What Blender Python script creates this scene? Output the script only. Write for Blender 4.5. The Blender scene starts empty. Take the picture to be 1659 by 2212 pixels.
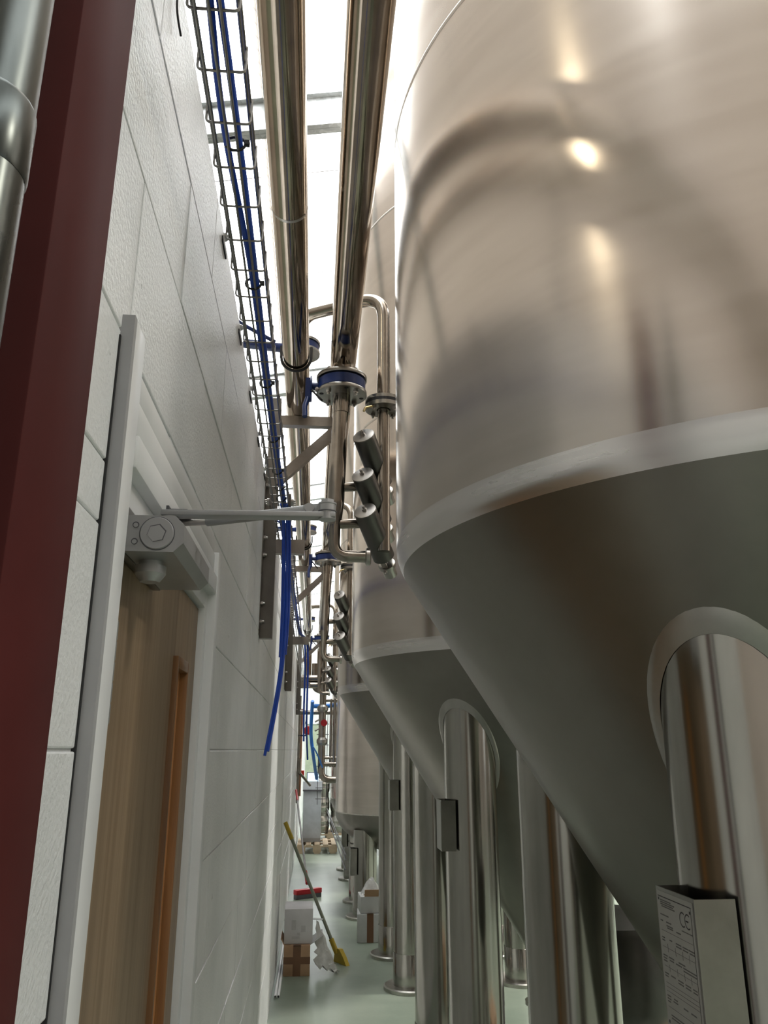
import bpy, bmesh, math, random
from mathutils import Vector, Matrix
random.seed(7)
PI = math.pi
SC = bpy.context.scene
COL = SC.collection

# ------------------------------------------------------------------ camera, world, light, exposure
FPX, VPX, VPY = 1700.0, 676.0, 1620.0
IW, IH = 1659.0, 2212.0
PITCH = math.atan((VPY - IH / 2) / FPX)
YAW = math.atan((IW / 2 - VPX) / (FPX * math.cos(PITCH) + (VPY - IH / 2) * math.sin(PITCH)))
cam_data = bpy.data.cameras.new('camera')
cam_data.sensor_fit = 'VERTICAL'
cam_data.sensor_height = 24.0
cam_data.lens = FPX / IH * 24.0
cam_data.clip_start = 0.02
cam = bpy.data.objects.new('camera', cam_data)
COL.objects.link(cam)
cam.location = (0, 0, 1.68)
cam.rotation_euler = (PI / 2 + PITCH, 0, -YAW)
SC.camera = cam

world = bpy.data.worlds.new('world')
SC.world = world
world.use_nodes = True
world.node_tree.nodes['Background'].inputs[0].default_value = (0.93, 0.96, 1.0, 1)
world.node_tree.nodes['Background'].inputs[1].default_value = 0.5

def area(name, loc, target, sx, sy, power, col):
    d = bpy.data.lights.new(name, 'AREA')
    d.shape = 'RECTANGLE'; d.size = sx; d.size_y = sy; d.energy = power; d.color = col
    o = bpy.data.objects.new(name, d); COL.objects.link(o)
    o.location = loc
    o.rotation_euler = (Vector(target) - Vector(loc)).to_track_quat('-Z', 'Y').to_euler()
    return o

vs = SC.view_settings
vs.view_transform = 'Standard'
vs.look = 'None'
vs.gamma = 1.0
vs.use_curve_mapping = False
vs.exposure = -0.18
SKY = 8.5            # radiance of the clear roof lights
DIM = 0.415           # glow added to the beige roof sheets mirrored in the tanks
WARM = 60.0          # radiance of the warm high-bay lamps

# ------------------------------------------------------------------ helpers
def thing(name, label, cat, loc=(0, 0, 0), group=None, rot=(0, 0, 0)):
    o = bpy.data.objects.new(name, None)
    o.empty_display_size = 0.05
    COL.objects.link(o)
    o.location = loc; o.rotation_euler = rot
    o['label'] = label; o['category'] = cat
    if group: o['group'] = group
    return o

def tag(o, label, cat, group=None):
    o['label'] = label; o['category'] = cat
    if group: o['group'] = group
    return o

def struct(o, label=None):
    o['kind'] = 'structure'
    if label: o['label'] = label
    return o

def dup(o, parent=None):
    c = o.copy(); COL.objects.link(c)
    c.parent = parent
    for ch in [x for x in bpy.data.objects if x.parent == o]:
        dup(ch, c)
    return c

def frame_from(d, hint=None):
    d = Vector(d).normalized()
    h = Vector(hint) if hint is not None else (Vector((0, 0, 1)) if abs(d.z) < 0.95 else Vector((0, 1, 0)))
    u = (h - d * h.dot(d)).normalized()
    v = d.cross(u)
    return u, v, d

class MB:
    def __init__(s): s.bm = bmesh.new()
    def box(s, x0, x1, y0, y1, z0, z1, M=None, bev=0.0):
        vs_ = [s.bm.verts.new(p) for p in [(x0,y0,z0),(x1,y0,z0),(x1,y1,z0),(x0,y1,z0),(x0,y0,z1),(x1,y0,z1),(x1,y1,z1),(x0,y1,z1)]]
        fs = [s.bm.faces.new([vs_[i] for i in f]) for f in [(0,3,2,1),(4,5,6,7),(0,1,5,4),(1,2,6,5),(2,3,7,6),(3,0,4,7)]]
        if bev > 0:
            es = list({e for f in fs for e in f.edges})
            r = bmesh.ops.bevel(s.bm, geom=es, offset=bev, segments=2, affect='EDGES', profile=0.5)
            vs_ = list({v for f in r['faces'] for v in f.verts} | {v for v in vs_ if v.is_valid})
        if M is not None:
            bmesh.ops.transform(s.bm, matrix=M, verts=[v for v in vs_ if v.is_valid])
        return s
    def bar(s, a, b, w, h, hint=None, bev=0.0):
        a = Vector(a); b = Vector(b)
        u, v, d = frame_from(b - a, hint)
        L = (b - a).length
        M = Matrix((( v.x, u.x, d.x, a.x), (v.y, u.y, d.y, a.y), (v.z, u.z, d.z, a.z), (0,0,0,1)))
        return s.box(-w/2, w/2, -h/2, h/2, 0, L, M, bev)
    def ring(s, c, u, v, r, n):
        return [s.bm.verts.new(Vector(c) + u * (r * math.cos(2*PI*i/n)) + v * (r * math.sin(2*PI*i/n))) for i in range(n)]
    def skin(s, A, B):
        n = len(A)
        for i in range(n):
            s.bm.faces.new([A[i], A[(i+1) % n], B[(i+1) % n], B[i]])
    def lathe(s, prof, c=(0,0,0), axis=(0,0,1), n=48, cap0=True, cap1=True, hint=None):
        u, v, d = frame_from(axis, hint)
        c = Vector(c); rings = []
        for r, z in prof:
            rings.append(s.ring(c + d * z, u, v, max(r, 1e-5), n))
        for A, B in zip(rings, rings[1:]): s.skin(A, B)
        if cap0: s.bm.faces.new(list(reversed(rings[0])))
        if cap1: s.bm.faces.new(rings[-1])
        return s
    def cyl(s, a, b, r, n=24, r2=None):
        a = Vector(a); b = Vector(b)
        return s.lathe([(r, 0), (r if r2 is None else r2, (b - a).length)], a, b - a, n)
    def tube(s, pts, r, n=12, closed=False):
        pts = [Vector(p) for p in pts]
        m = len(pts); rings = []
        t0 = (pts[1] - pts[0]).normalized()
        u, v, _ = frame_from(t0)
        for i, p in enumerate(pts):
            if i == 0: t = t0
            elif i == m - 1: t = (pts[i] - pts[i-1]).normalized()
            else: t = ((pts[i+1] - pts[i]).normalized() + (pts[i] - pts[i-1]).normalized()).normalized()
            u = (u - t * u.dot(t)).normalized(); v = t.cross(u)
            rings.append(s.ring(p, u, v, r, n))
        for A, B in zip(rings, rings[1:]): s.skin(A, B)
        s.bm.faces.new(list(reversed(rings[0]))); s.bm.faces.new(rings[-1])
        return s
    def prism(s, poly, a, ex, ey, ez, L):
        """poly in (ex,ey) extruded along ez by L from a"""
        a = Vector(a); ex = Vector(ex); ey = Vector(ey); ez = Vector(ez)
        A = [s.bm.verts.new(a + ex * p[0] + ey * p[1]) for p in poly]
        B = [s.bm.verts.new(a + ex * p[0] + ey * p[1] + ez * L) for p in poly]
        s.skin(A, B); s.bm.faces.new(list(reversed(A))); s.bm.faces.new(B)
        return s
    def build(s, name, mat, parent=None, smooth=True, ang=35, loc=None):
        bmesh.ops.recalc_face_normals(s.bm, faces=s.bm.faces[:])
        me = bpy.data.meshes.new(name)
        s.bm.to_mesh(me); s.bm.free()
        if smooth:
            me.shade_smooth()
            me.set_sharp_from_angle(angle=math.radians(ang))
        me.materials.append(mat)
        o = bpy.data.objects.new(name, me)
        COL.objects.link(o)
        if parent is not None: o.parent = parent
        if loc is not None: o.location = loc
        return o

def fillet(pts, rad, n=7):
    """polyline with rounded corners"""
    pts = [Vector(p) for p in pts]; out = [pts[0]]
    for i in range(1, len(pts) - 1):
        a, b, c = pts[i-1], pts[i], pts[i+1]
        d1 = (a - b).normalized(); d2 = (c - b).normalized()
        ang = d1.angle(d2); t = min(rad / math.tan(ang / 2), (a-b).length * .49, (c-b).length * .49)
        p0 = b + d1 * t; p1 = b + d2 * t
        for k in range(n + 1):
            s_ = k / n
            out.append(p0 * (1-s_)**2 + b * 2*s_*(1-s_) + p1 * s_**2)
    out.append(pts[-1])
    return out

def curve_pts(ctrl, n=40):
    """Catmull-Rom through control points"""
    P = [Vector(p) for p in ctrl]; P = [P[0]*2-P[1]] + P + [P[-1]*2-P[-2]]
    out = []; segs = len(P) - 3
    for i in range(n + 1):
        t = i / n * segs; k = min(int(t), segs - 1); f = t - k
        a, b, c, d = P[k:k+4]
        out.append(0.5*((b*2) + (c-a)*f + (a*2-b*5+c*4-d)*f*f + (b*3-a-c*3+d)*f**3))
    return out

# ------------------------------------------------------------------ materials
def new_mat(name):
    m = bpy.data.materials.new(name); m.use_nodes = True
    nt = m.node_tree; b = nt.nodes['Principled BSDF']
    return m, nt, b

def noise_mix(nt, c1, c2, scale=(5,5,5), nscale=1.0, detail=4, lo=0.35, hi=0.65, rough=0.6, coords='Object'):
    tc = nt.nodes.new('ShaderNodeTexCoord'); mp = nt.nodes.new('ShaderNodeMapping')
    mp.inputs['Scale'].default_value = scale
    nz = nt.nodes.new('ShaderNodeTexNoise'); nz.inputs['Scale'].default_value = nscale
    nz.inputs['Detail'].default_value = detail; nz.inputs['Roughness'].default_value = rough
    rp = nt.nodes.new('ShaderNodeValToRGB')
    rp.color_ramp.elements[0].position = lo; rp.color_ramp.elements[1].position = hi
    rp.color_ramp.elements[0].color = (*c1, 1); rp.color_ramp.elements[1].color = (*c2, 1)
    nt.links.new(tc.outputs[coords], mp.inputs[0]); nt.links.new(mp.outputs[0], nz.inputs['Vector'])
    nt.links.new(nz.outputs['Fac'], rp.inputs[0])
    return rp, nz, mp, tc

def bump(nt, b, src, strength=0.2, dist=0.01):
    n = nt.nodes.new('ShaderNodeBump'); n.inputs['Strength'].default_value = strength; n.inputs['Distance'].default_value = dist
    nt.links.new(src, n.inputs['Height']); nt.links.new(n.outputs[0], b.inputs['Normal'])

def plain(name, c, rough=0.5, metal=0.0, c2=None, scale=6, spec=None):
    m, nt, b = new_mat(name)
    if c2 is None: c2 = tuple(x * 0.85 for x in c)
    rp, nz, mp, tc = noise_mix(nt, c2, c, (scale,)*3)
    nt.links.new(rp.outputs[0], b.inputs['Base Color'])
    b.inputs['Roughness'].default_value = rough; b.inputs['Metallic'].default_value = metal
    if spec is not None: b.inputs['Specular IOR Level'].default_value = spec
    return m

def steel(name, c1, c2, rough, scale=(3,3,3), aniso=0.0, rvar=0.06, bstr=0.0, rot=0.0):
    m, nt, b = new_mat(name)
    rp, nz, mp, tc = noise_mix(nt, c1, c2, scale, detail=5)
    nt.links.new(rp.outputs[0], b.inputs['Base Color'])
    b.inputs['Metallic'].default_value = 1.0
    mr = nt.nodes.new('ShaderNodeMapRange')
    mr.inputs['To Min'].default_value = rough - rvar; mr.inputs['To Max'].default_value = rough + rvar
    nt.links.new(nz.outputs['Fac'], mr.inputs['Value']); nt.links.new(mr.outputs[0], b.inputs['Roughness'])
    if aniso:
        b.inputs['Anisotropic'].default_value = aniso
        b.inputs['Anisotropic Rotation'].default_value = rot
        tg = nt.nodes.new('ShaderNodeTangent'); tg.direction_type = 'RADIAL'; tg.axis = 'Z'
        nt.links.new(tg.outputs[0], b.inputs['Tangent'])
    if bstr:
        bump(nt, b, nz.outputs['Fac'], bstr, 0.002)
    return m

def emis(name, c, s):
    m, nt, b = new_mat(name)
    b.inputs['Base Color'].default_value = (*c, 1); b.inputs['Emission Color'].default_value = (*c, 1)
    b.inputs['Emission Strength'].default_value = s
    return m

M = {}
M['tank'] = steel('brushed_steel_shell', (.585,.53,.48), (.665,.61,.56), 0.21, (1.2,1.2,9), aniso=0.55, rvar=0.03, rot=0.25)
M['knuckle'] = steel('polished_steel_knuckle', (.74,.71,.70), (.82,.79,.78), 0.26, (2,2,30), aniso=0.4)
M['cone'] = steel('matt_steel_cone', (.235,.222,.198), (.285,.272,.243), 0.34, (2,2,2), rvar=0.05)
M['leg'] = steel('leg_steel', (.31,.30,.275), (.43,.415,.385), 0.16, (5,5,1.2), rvar=0.05)
M['collar'] = steel('collar_steel', (.40,.39,.365), (.48,.465,.44), 0.36, (8,8,8))
M['weld'] = steel('weld_steel', (.50,.47,.44), (.60,.57,.53), 0.38, (20,20,20))
M['pipe'] = steel('polished_pipe_steel', (.36,.30,.24), (.47,.40,.325), 0.09, (9,5,9), rvar=0.04)
M['pipe2'] = steel('dull_pipe_steel', (.30,.27,.235), (.40,.365,.32), 0.2, (9,9,9))
M['flange'] = steel('flange_steel', (.36,.35,.32), (.44,.43,.40), 0.3, (20,20,20))
M['act'] = steel('actuator_steel', (.10,.097,.09), (.14,.135,.125), 0.35, (3,3,3))
M['cap'] = steel('actuator_end_steel', (.34,.325,.305), (.40,.38,.36), 0.45, (10,10,10))
M['bolt'] = steel('bolt_steel', (.45,.43,.40), (.6,.57,.54), 0.3, (40,40,40))
M['wire'] = steel('tray_wire_zinc', (.26,.25,.235), (.36,.345,.33), 0.38, (30,30,30))
M['strut'] = steel('strut_steel', (.17,.155,.135), (.22,.205,.185), 0.38, (6,6,6))
M['frame'] = steel('frame_steel', (.28,.25,.22), (.38,.345,.31), 0.33, (7,7,7))
M['plate_box'] = steel('box_steel', (.26,.255,.235), (.36,.35,.325), 0.32, (6,6,6))
M['blue'] = plain('blue_valve_paint', (.012,.035,.16), 0.35)
M['cable'] = plain('blue_cable_sheath', (.018,.085,.55), 0.4)
M['skyblue'] = plain('bright_blue_hose', (.03,.25,.85), 0.35)
M['black'] = plain('black_parts_and_gaps', (.012,.012,.013), 0.55)
M['red'] = plain('red_oxide_paint', (.085,.018,.017), 0.65, c2=(.066,.014,.013), scale=3, spec=.12)
M['redplastic'] = plain('red_plastic', (.45,.012,.02), 0.4)
M['redbright'] = plain('bright_red_plastic', (.75,.03,.02), 0.4)
M['yellow'] = plain('yellow_plastic', (.46,.33,.03), 0.5)
M['greenpole'] = plain('grey_green_pole', (.24,.26,.20), 0.45)
M['greypole'] = plain('grey_pole', (.33,.32,.32), 0.4)
M['silver'] = plain('silver_paint', (.42,.42,.425), 0.38, metal=0.55)
M['white'] = plain('white_gloss_paint', (.76,.77,.77), 0.32, c2=(.72,.73,.73))
M['greyedge'] = plain('plain_grey_edge', (.42,.42,.43), 0.5)
M['cardboard'] = plain('brown_cardboard', (.42,.27,.16), 0.8, c2=(.36,.225,.13))
M['tape'] = plain('brown_parcel_tape', (.17,.085,.045), 0.35)
M['whitebox'] = plain('white_cardboard', (.62,.61,.62), 0.75, c2=(.52,.51,.52), scale=4)
M['greybox'] = plain('grey_white_cardboard', (.50,.51,.50), 0.75, c2=(.42,.43,.42), scale=4)
M['scuff'] = plain('scuffed_white_cardboard', (.50,.49,.50), 0.8)
M['ink'] = plain('dark_ink', (.03,.03,.03), 0.6)
M['greyink'] = plain('faded_ink', (.12,.12,.115), 0.6)
M['plate'] = plain('satin_data_plate', (.37,.37,.35), 0.45, metal=0.2, c2=(.33,.33,.31), scale=9)
M['cabinet'] = plain('pale_grey_cabinet_paint', (.56,.60,.65), 0.4)
M['darkgrey'] = plain('dark_grey_trim', (.10,.10,.11), 0.45)
M['downpipe'] = steel('dull_galvanised_pipe', (.05,.056,.053), (.12,.13,.124), 0.28, (14,14,4))
M['brass'] = steel('brass', (.55,.42,.2), (.65,.5,.26), 0.35, (30,30,30))
M['copper'] = steel('copper_pipe', (.55,.28,.18), (.65,.36,.24), 0.35, (10,10,10))
M['pallet'] = plain('pallet_timber', (.46,.36,.25), 0.8, c2=(.34,.26,.17), scale=5)
M['greendoor'] = plain('pale_green_panel', (.42,.50,.36), 0.5)
M['duct'] = plain('beige_duct_sheet', (.72,.63,.56), 0.6, c2=(.66,.575,.51))
M['roofsheet'] = plain('beige_roof_sheet', (.66,.60,.55), 0.6)
M['clad'] = plain('beige_wall_cladding', (.55,.48,.43), 0.6, c2=(.50,.44,.39), scale=1)
M['endwall'] = plain('pale_end_wall', (.74,.76,.74), 0.6)
M['wrap'] = plain('thin_plastic_wrap', (.66,.66,.64), 0.25, c2=(.5,.5,.48), scale=14)
M['screen'] = emis('lit_screen', (.55,.72,.9), 1.3)
M['sheetglow'] = emis('beige_sheet_added_glow', (1.0,.905,.83), DIM)
M['sky'] = emis('translucent_roof_light', (.955,.985,1.0), SKY)
M['lampglow'] = emis('warm_lamp_lens', (1.0,.86,.62), WARM)
M['sideglow'] = emis('added_side_glow', (.95,.98,1.0), .4)

def mk_galv():
    m, nt, b = new_mat('galvanised_steel')
    tc = nt.nodes.new('ShaderNodeTexCoord'); vo = nt.nodes.new('ShaderNodeTexVoronoi'); vo.inputs['Scale'].default_value = 28
    rp = nt.nodes.new('ShaderNodeValToRGB'); rp.color_ramp.elements[0].color = (.40,.42,.42,1); rp.color_ramp.elements[1].color = (.62,.64,.64,1)
    nt.links.new(tc.outputs['Object'], vo.inputs['Vector']); nt.links.new(vo.outputs['Color'], rp.inputs[0]); nt.links.new(rp.outputs[0], b.inputs['Base Color'])
    b.inputs['Metallic'].default_value = .6; b.inputs['Roughness'].default_value = .45
    return m
M['galv'] = mk_galv()

def mk_block():
    m, nt, b = new_mat('white_painted_block')
    rp, nz, mp, tc = noise_mix(nt, (.70,.72,.725), (.87,.88,.885), (1.6,1.6,1.6), detail=6)
    # sparse dark pits and scuffs
    n2 = nt.nodes.new('ShaderNodeTexNoise'); n2.inputs['Scale'].default_value = 17; n2.inputs['Detail'].default_value = 7; n2.inputs['Roughness'].default_value = .7
    r2 = nt.nodes.new('ShaderNodeValToRGB'); r2.color_ramp.elements[0].position = .285; r2.color_ramp.elements[1].position = .33
    r2.color_ramp.elements[0].color = (.25,.26,.26,1); r2.color_ramp.elements[1].color = (1,1,1,1)
    nt.links.new(tc.outputs['Object'], n2.inputs['Vector']); nt.links.new(n2.outputs['Fac'], r2.inputs[0])
    mx = nt.nodes.new('ShaderNodeMixRGB'); mx.blend_type = 'MULTIPLY'; mx.inputs[0].default_value = 1
    nt.links.new(rp.outputs[0], mx.inputs[1]); nt.links.new(r2.outputs[0], mx.inputs[2]); nt.links.new(mx.outputs[0], b.inputs['Base Color'])
    b.inputs['Roughness'].default_value = .36
    n3 = nt.nodes.new('ShaderNodeTexNoise'); n3.inputs['Scale'].default_value = 140; n3.inputs['Detail'].default_value = 4
    nt.links.new(tc.outputs['Object'], n3.inputs['Vector'])
    bump(nt, b, n3.outputs['Fac'], .5, .004)
    return m
M['block'] = mk_block()
M['mortar'] = plain('painted_mortar', (.56,.57,.57), .6)

def mk_wood(name, c1, c2, c3, sc=(60, 60, 1.6), rough=.45):
    m, nt, b = new_mat(name)
    tc = nt.nodes.new('ShaderNodeTexCoord'); mp = nt.nodes.new('ShaderNodeMapping'); mp.inputs['Scale'].default_value = sc
    nz = nt.nodes.new('ShaderNodeTexNoise'); nz.inputs['Scale'].default_value = 1.0; nz.inputs['Detail'].default_value = 6; nz.inputs['Roughness'].default_value = .65
    nz.inputs['Distortion'].default_value = .5
    rp = nt.nodes.new('ShaderNodeValToRGB'); e = rp.color_ramp.elements
    e[0].position = .3; e[1].position = .68; e[0].color = (*c1,1); e[1].color = (*c3,1); x = e.new(.5); x.color = (*c2,1)
    nt.links.new(tc.outputs['Object'], mp.inputs[0]); nt.links.new(mp.outputs[0], nz.inputs['Vector']); nt.links.new(nz.outputs['Fac'], rp.inputs[0])
    mp2 = nt.nodes.new('ShaderNodeMapping'); mp2.inputs['Scale'].default_value = (9, 9, .9)
    wv = nt.nodes.new('ShaderNodeTexNoise'); wv.inputs['Scale'].default_value = 1; wv.inputs['Detail'].default_value = 2
    nt.links.new(tc.outputs['Object'], mp2.inputs[0]); nt.links.new(mp2.outputs[0], wv.inputs['Vector'])
    mx = nt.nodes.new('ShaderNodeMixRGB'); mx.blend_type = 'OVERLAY'; mx.inputs[0].default_value = .55
    nt.links.new(rp.outputs[0], mx.inputs[1]); nt.links.new(wv.outputs['Fac'], mx.inputs[2]); nt.links.new(mx.outputs[0], b.inputs['Base Color'])
    b.inputs['Roughness'].default_value = rough
    return m
M['oak'] = mk_wood('oak_veneer', (.215,.14,.082), (.275,.19,.118), (.325,.23,.145))
M['bead'] = mk_wood('red_brown_bead', (.14,.06,.02), (.20,.09,.03), (.26,.12,.04), rough=.3)
M['beadpane'] = mk_wood('orange_timber_pane', (.42,.18,.06), (.50,.235,.085), (.56,.28,.11), rough=.3)

def mk_floor():
    m, nt, b = new_mat('green_grey_epoxy_floor')
    rp, nz, mp, tc = noise_mix(nt, (.165,.205,.16), (.25,.29,.235), (1.3,1.3,1.3), detail=7)
    nt.links.new(rp.outputs[0], b.inputs['Base Color'])
    b.inputs['Roughness'].default_value = .33
    n3 = nt.nodes.new('ShaderNodeTexNoise'); n3.inputs['Scale'].default_value = 60
    nt.links.new(tc.outputs['Object'], n3.inputs['Vector']); bump(nt, b, n3.outputs['Fac'], .15, .002)
    return m
M['floor'] = mk_floor()

# ------------------------------------------------------------------ setting
WX = -0.25                                             # face of the painted block wall
TX, TY, TR, TS = 1.19, 1.945, 0.985, 2.55               # first tank axis, radius, pitch of the row

o = MB().box(-9, 13, -7, 34, -.12, 0).build('floor', M['floor'], smooth=False); struct(o)

wall = bpy.data.objects.new('wall_left', None); COL.objects.link(wall); struct(wall, 'white painted block wall along the aisle')
ROWS = [-.07 + .25 * k for k in range(1, 12)] + [2.90]
ROWS = [0.0] + ROWS
DY0, DY1, DZ = .985, 1.775, 1.985                        # door opening
def mortar_back():
    b = MB()
    x0, x1 = WX - .20, WX - .0035
    b.box(x0, x1, -4, DY0 - .06, 0, 2.88); b.box(x0, x1, DY1 + .06, 7.24, 0, 2.88); b.box(x0, x1, DY0 - .06, DY1 + .06, DZ + .05, 2.88)
    b.box(x0, x1, 7.32, 12.2, 0, 2.88); b.box(x0, x1, 12.3, 24, 0, 2.88)
    b.build('mortar', M['mortar'], wall, smooth=False)
mortar_back()
def block(y0, y1, z0, z1):
    j = random.uniform(-.0012, .0012)
    MB().box(WX - .1, WX + j, y0 + .0013, y1 - .0013, z0 + .0016, z1 - .0016, bev=.0022).build('block', M['block'], wall, smooth=False)
def clip_block(y0, y1, z0, z1):
    # blocks stop at the door opening
    if z0 < DZ + .02 and y1 > DY0 - .03 and y0 < DY1 + .03:
        if z1 > DZ + .1 and z0 > DZ - .3 and z1 - (DZ + .02) > .05:
            if y0 < DY0 - .03: block(y0, DY0 - .03, z0, DZ + .02)
            if y1 > DY1 + .03: block(DY1 + .03, y1, z0, DZ + .02)
            block(y0, y1, DZ + .02, z1); return
        if y0 < DY0 - .05: block(y0, DY0 - .03, z0, z1)
        if y1 > DY1 + .05: block(DY1 + .03, y1, z0, z1)
        return
    block(y0, y1, z0, z1)
for r in range(len(ROWS) - 1):
    z0, z1 = ROWS[r], ROWS[r+1]
    y = -.62 + (.31 if r % 2 else 0); first = True
    block(-4, y, z0, z1)
    while y < 7.24:
        y2 = min(y + .62, 7.24)
        if 7.24 - y2 < .1: y2 = 7.24
        clip_block(y, y2, z0, z1); y = y2
    block(7.32, 9.8, z0, z1); block(9.8, 12.2, z0, z1); block(12.3, 18, z0, z1); block(18, 24, z0, z1)
# dark movement joints
for yy, w in ((7.28, .08), (12.25, .1)):
    MB().box(WX - .15, WX - .02, yy - w/2 - .005, yy + w/2 + .005, 0, 2.87).build('joint_filler', M['black'], wall, smooth=False)
# black plates drawn as the shaded slots, and pale pads, at the wall head
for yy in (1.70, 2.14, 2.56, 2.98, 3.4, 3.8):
    MB().box(WX - .02, WX + .004, yy - .05, yy + .03, 2.855, 2.867).build('dark_slot', M['black'], wall, smooth=False)
    MB().lathe([(.016, 0), (.019, .004), (.016, .008)], (WX - .008, yy + .01, 2.901), (0, 0, 1), 20).build('pad', M['white'], wall)

# door and frame
door = bpy.data.objects.new('door_1', None); COL.objects.link(door); struct(door, 'oak veneer door with narrow glazed slot and white frame')
leaf_x = WX - .012
MB().box(leaf_x - .044, leaf_x, DY0 + .003, 1.51, .01, DZ - .004, bev=.001).build('door_leaf', M['oak'], door, smooth=False)
MB().box(leaf_x - .044, leaf_x, 1.625, DY1 - .003, .01, DZ - .004, bev=.001).build('door_stile', M['oak'], door, smooth=False)
MB().box(leaf_x - .044, leaf_x, 1.51, 1.625, 1.835, DZ - .004).build('door_rail', M['oak'], door, smooth=False)
MB().box(leaf_x - .044, leaf_x, 1.51, 1.625, .01, .35).build('door_rail', M['oak'], door, smooth=False)
b = MB(); x1 = leaf_x + .010
for (ya, yb, za, zb) in ((1.502, 1.512, .34, 1.848), (1.623, 1.635, .34, 1.848), (1.512, 1.623, 1.826, 1.848), (1.512, 1.623, .34, .362)):
    b.box(leaf_x - .03, x1, ya, yb, za, zb, bev=.002)
b.build('glazing_bead', M['bead'], door)
MB().box(leaf_x - .028, leaf_x - .006, 1.51, 1.625, .35, 1.835).build('slot_panel', M['beadpane'], door, smooth=False)
# frame: grey-edged post that runs past the head, head boards, far post
MB().box(WX - .06, WX + .0158, .893, .905, 0, 2.20).build('frame_post_edge', M['greyedge'], door, smooth=False)
MB().box(WX - .06, WX + .016, .905, .955, 0, 2.199, bev=.001).build('frame_post', M['white'], door)
MB().box(WX - .06, WX + .002, .955, DY0, 0, 2.02, bev=.002).build('door_stop', M['white'], door)
MB().box(WX - .06, WX + .002, DY1, DY1 + .03, 0, 2.02, bev=.002).build('door_stop', M['white'], door)
MB().box(WX - .06, WX + .022, DY1 + .03, DY1 + .075, 0, 2.12, bev=.003).build('frame_post', M['white'], door)
MB().box(WX - .06, WX + .002, DY0, DY1, DZ, 2.02, bev=.002).build('door_stop', M['white'], door)
MB().box(WX - .06, WX + .020, .955, DY1 + .075, 2.02, 2.065, bev=.004).build('head_board', M['white'], door)
MB().box(WX - .06, WX + .012, .955, DY1 + .11, 2.072, 2.118, bev=.004).build('head_board', M['white'], door)
MB().box(WX - .06, WX + .006, .955, DY1 + .06, 2.124, 2.165, bev=.003).build('head_board', M['white'], door)
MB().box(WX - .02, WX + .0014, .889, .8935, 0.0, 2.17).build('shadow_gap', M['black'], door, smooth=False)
# hinge knuckles
hy, hx = DY0 - .001, WX + .0055
hg = MB().cyl((hx, hy, 1.709), (hx, hy, 1.832), .0038, 14).build('hinge', M['silver'], door)
for k in range(5):
    z = 1.7092 + k * .0245
    MB().lathe([(.0044, 0), (.0044, .0215)], (hx, hy, z + .001), n=14).build('hinge_knuckle', M['silver'], hg)
for z0 in (.95, .25):
    MB().cyl((hx, hy, z0), (hx, hy, z0 + .12), .0042, 14).build('hinge', M['silver'], door)

# hall shell: roof rises to the right, roof lights between beige sheets, clad walls
def roof_z(x): return 7.35 + .19 * (x + .4)
roof = bpy.data.objects.new('ceiling', None); COL.objects.link(roof); struct(roof, 'pitched roof of translucent roof lights and beige sheets')
def roof_strip(xa, xb, mat, name, ya=-7, yb=34):
    b = MB()
    vs_ = [b.bm.verts.new(p) for p in ((xa, ya, roof_z(xa)), (xb, ya, roof_z(xb)), (xb, yb, roof_z(xb)), (xa, yb, roof_z(xa)),
           (xa, ya, roof_z(xa) + .05), (xb, ya, roof_z(xb) + .05), (xb, yb, roof_z(xb) + .05), (xa, yb, roof_z(xa) + .05))]
    for f in [(0,3,2,1),(4,5,6,7),(0,1,5,4),(1,2,6,5),(2,3,7,6),(3,0,4,7)]: b.bm.faces.new([vs_[i] for i in f])
    return b.build(name, mat, roof, smooth=False)
roof_strip(-9, -1.4, M['sheetglow'], 'glowing_sheet')
roof_strip(-1.4, 2.2, M['sheetglow'], 'glowing_sheet', -7, -1.3)
roof_strip(-1.4, 2.2, M['sky'], 'roof_light', -1.3, 34)
roof_strip(2.2, 5.2, M['roofsheet'], 'roof_sheet')
roof_strip(5.2, 6.6, M['sky'], 'roof_light')
roof_strip(6.6, 13, M['roofsheet'], 'roof_sheet')
for yy in (3.2, 6.8, 8.6, 10.4, 13.5, 16.5, 20):     # sheet joints
    b = MB(); b.bar((-3.2, yy, roof_z(-3.2) - .006), (2.2, yy, roof_z(2.2) - .006), .012, .012); b.build('sheet_joint', M['greyedge'], roof, smooth=False)
def hall_wall(name, x0, x1, y0, y1, z1, mat=M['clad']):
    struct(MB().box(x0, x1, y0, y1, 0, z1).build(name, mat, smooth=False))
hall_wall('wall_far_side', -9.1, -9, -7, 34, 7.2)
hall_wall('wall_right', 13, 13.1, -7, 34, 10.2)
hall_wall('wall_end', -9, 13, 34, 34.1, 10, M['endwall'])
hall_wall('wall_back', -9, 13, -7.1, -7, 10)
# glowing windows added in the unseen right-hand wall for side light
for i in range(5):
    y0 = -4 + i * 7
    w = bpy.data.objects.new('window_%d' % (i + 1), None); COL.objects.link(w); struct(w, 'tall glowing hall opening added for side light')
    MB().box(12.95, 12.99, y0, y0 + 3.2, 1.2, 5.5).build('pane', M['sideglow'], w, smooth=False)
    b = MB()
    for (a, c, d, e) in ((y0-.06, y0, 1.14, 5.56), (y0+3.2, y0+3.26, 1.14, 5.56), (y0, y0+3.2, 1.14, 1.2), (y0, y0+3.2, 5.5, 5.56), (y0+1.57, y0+1.63, 1.2, 5.5)):
        b.box(12.9, 13.0, a, c, d, e)
    b.build('window_frame', M['greyedge'], w, smooth=False)

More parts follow.
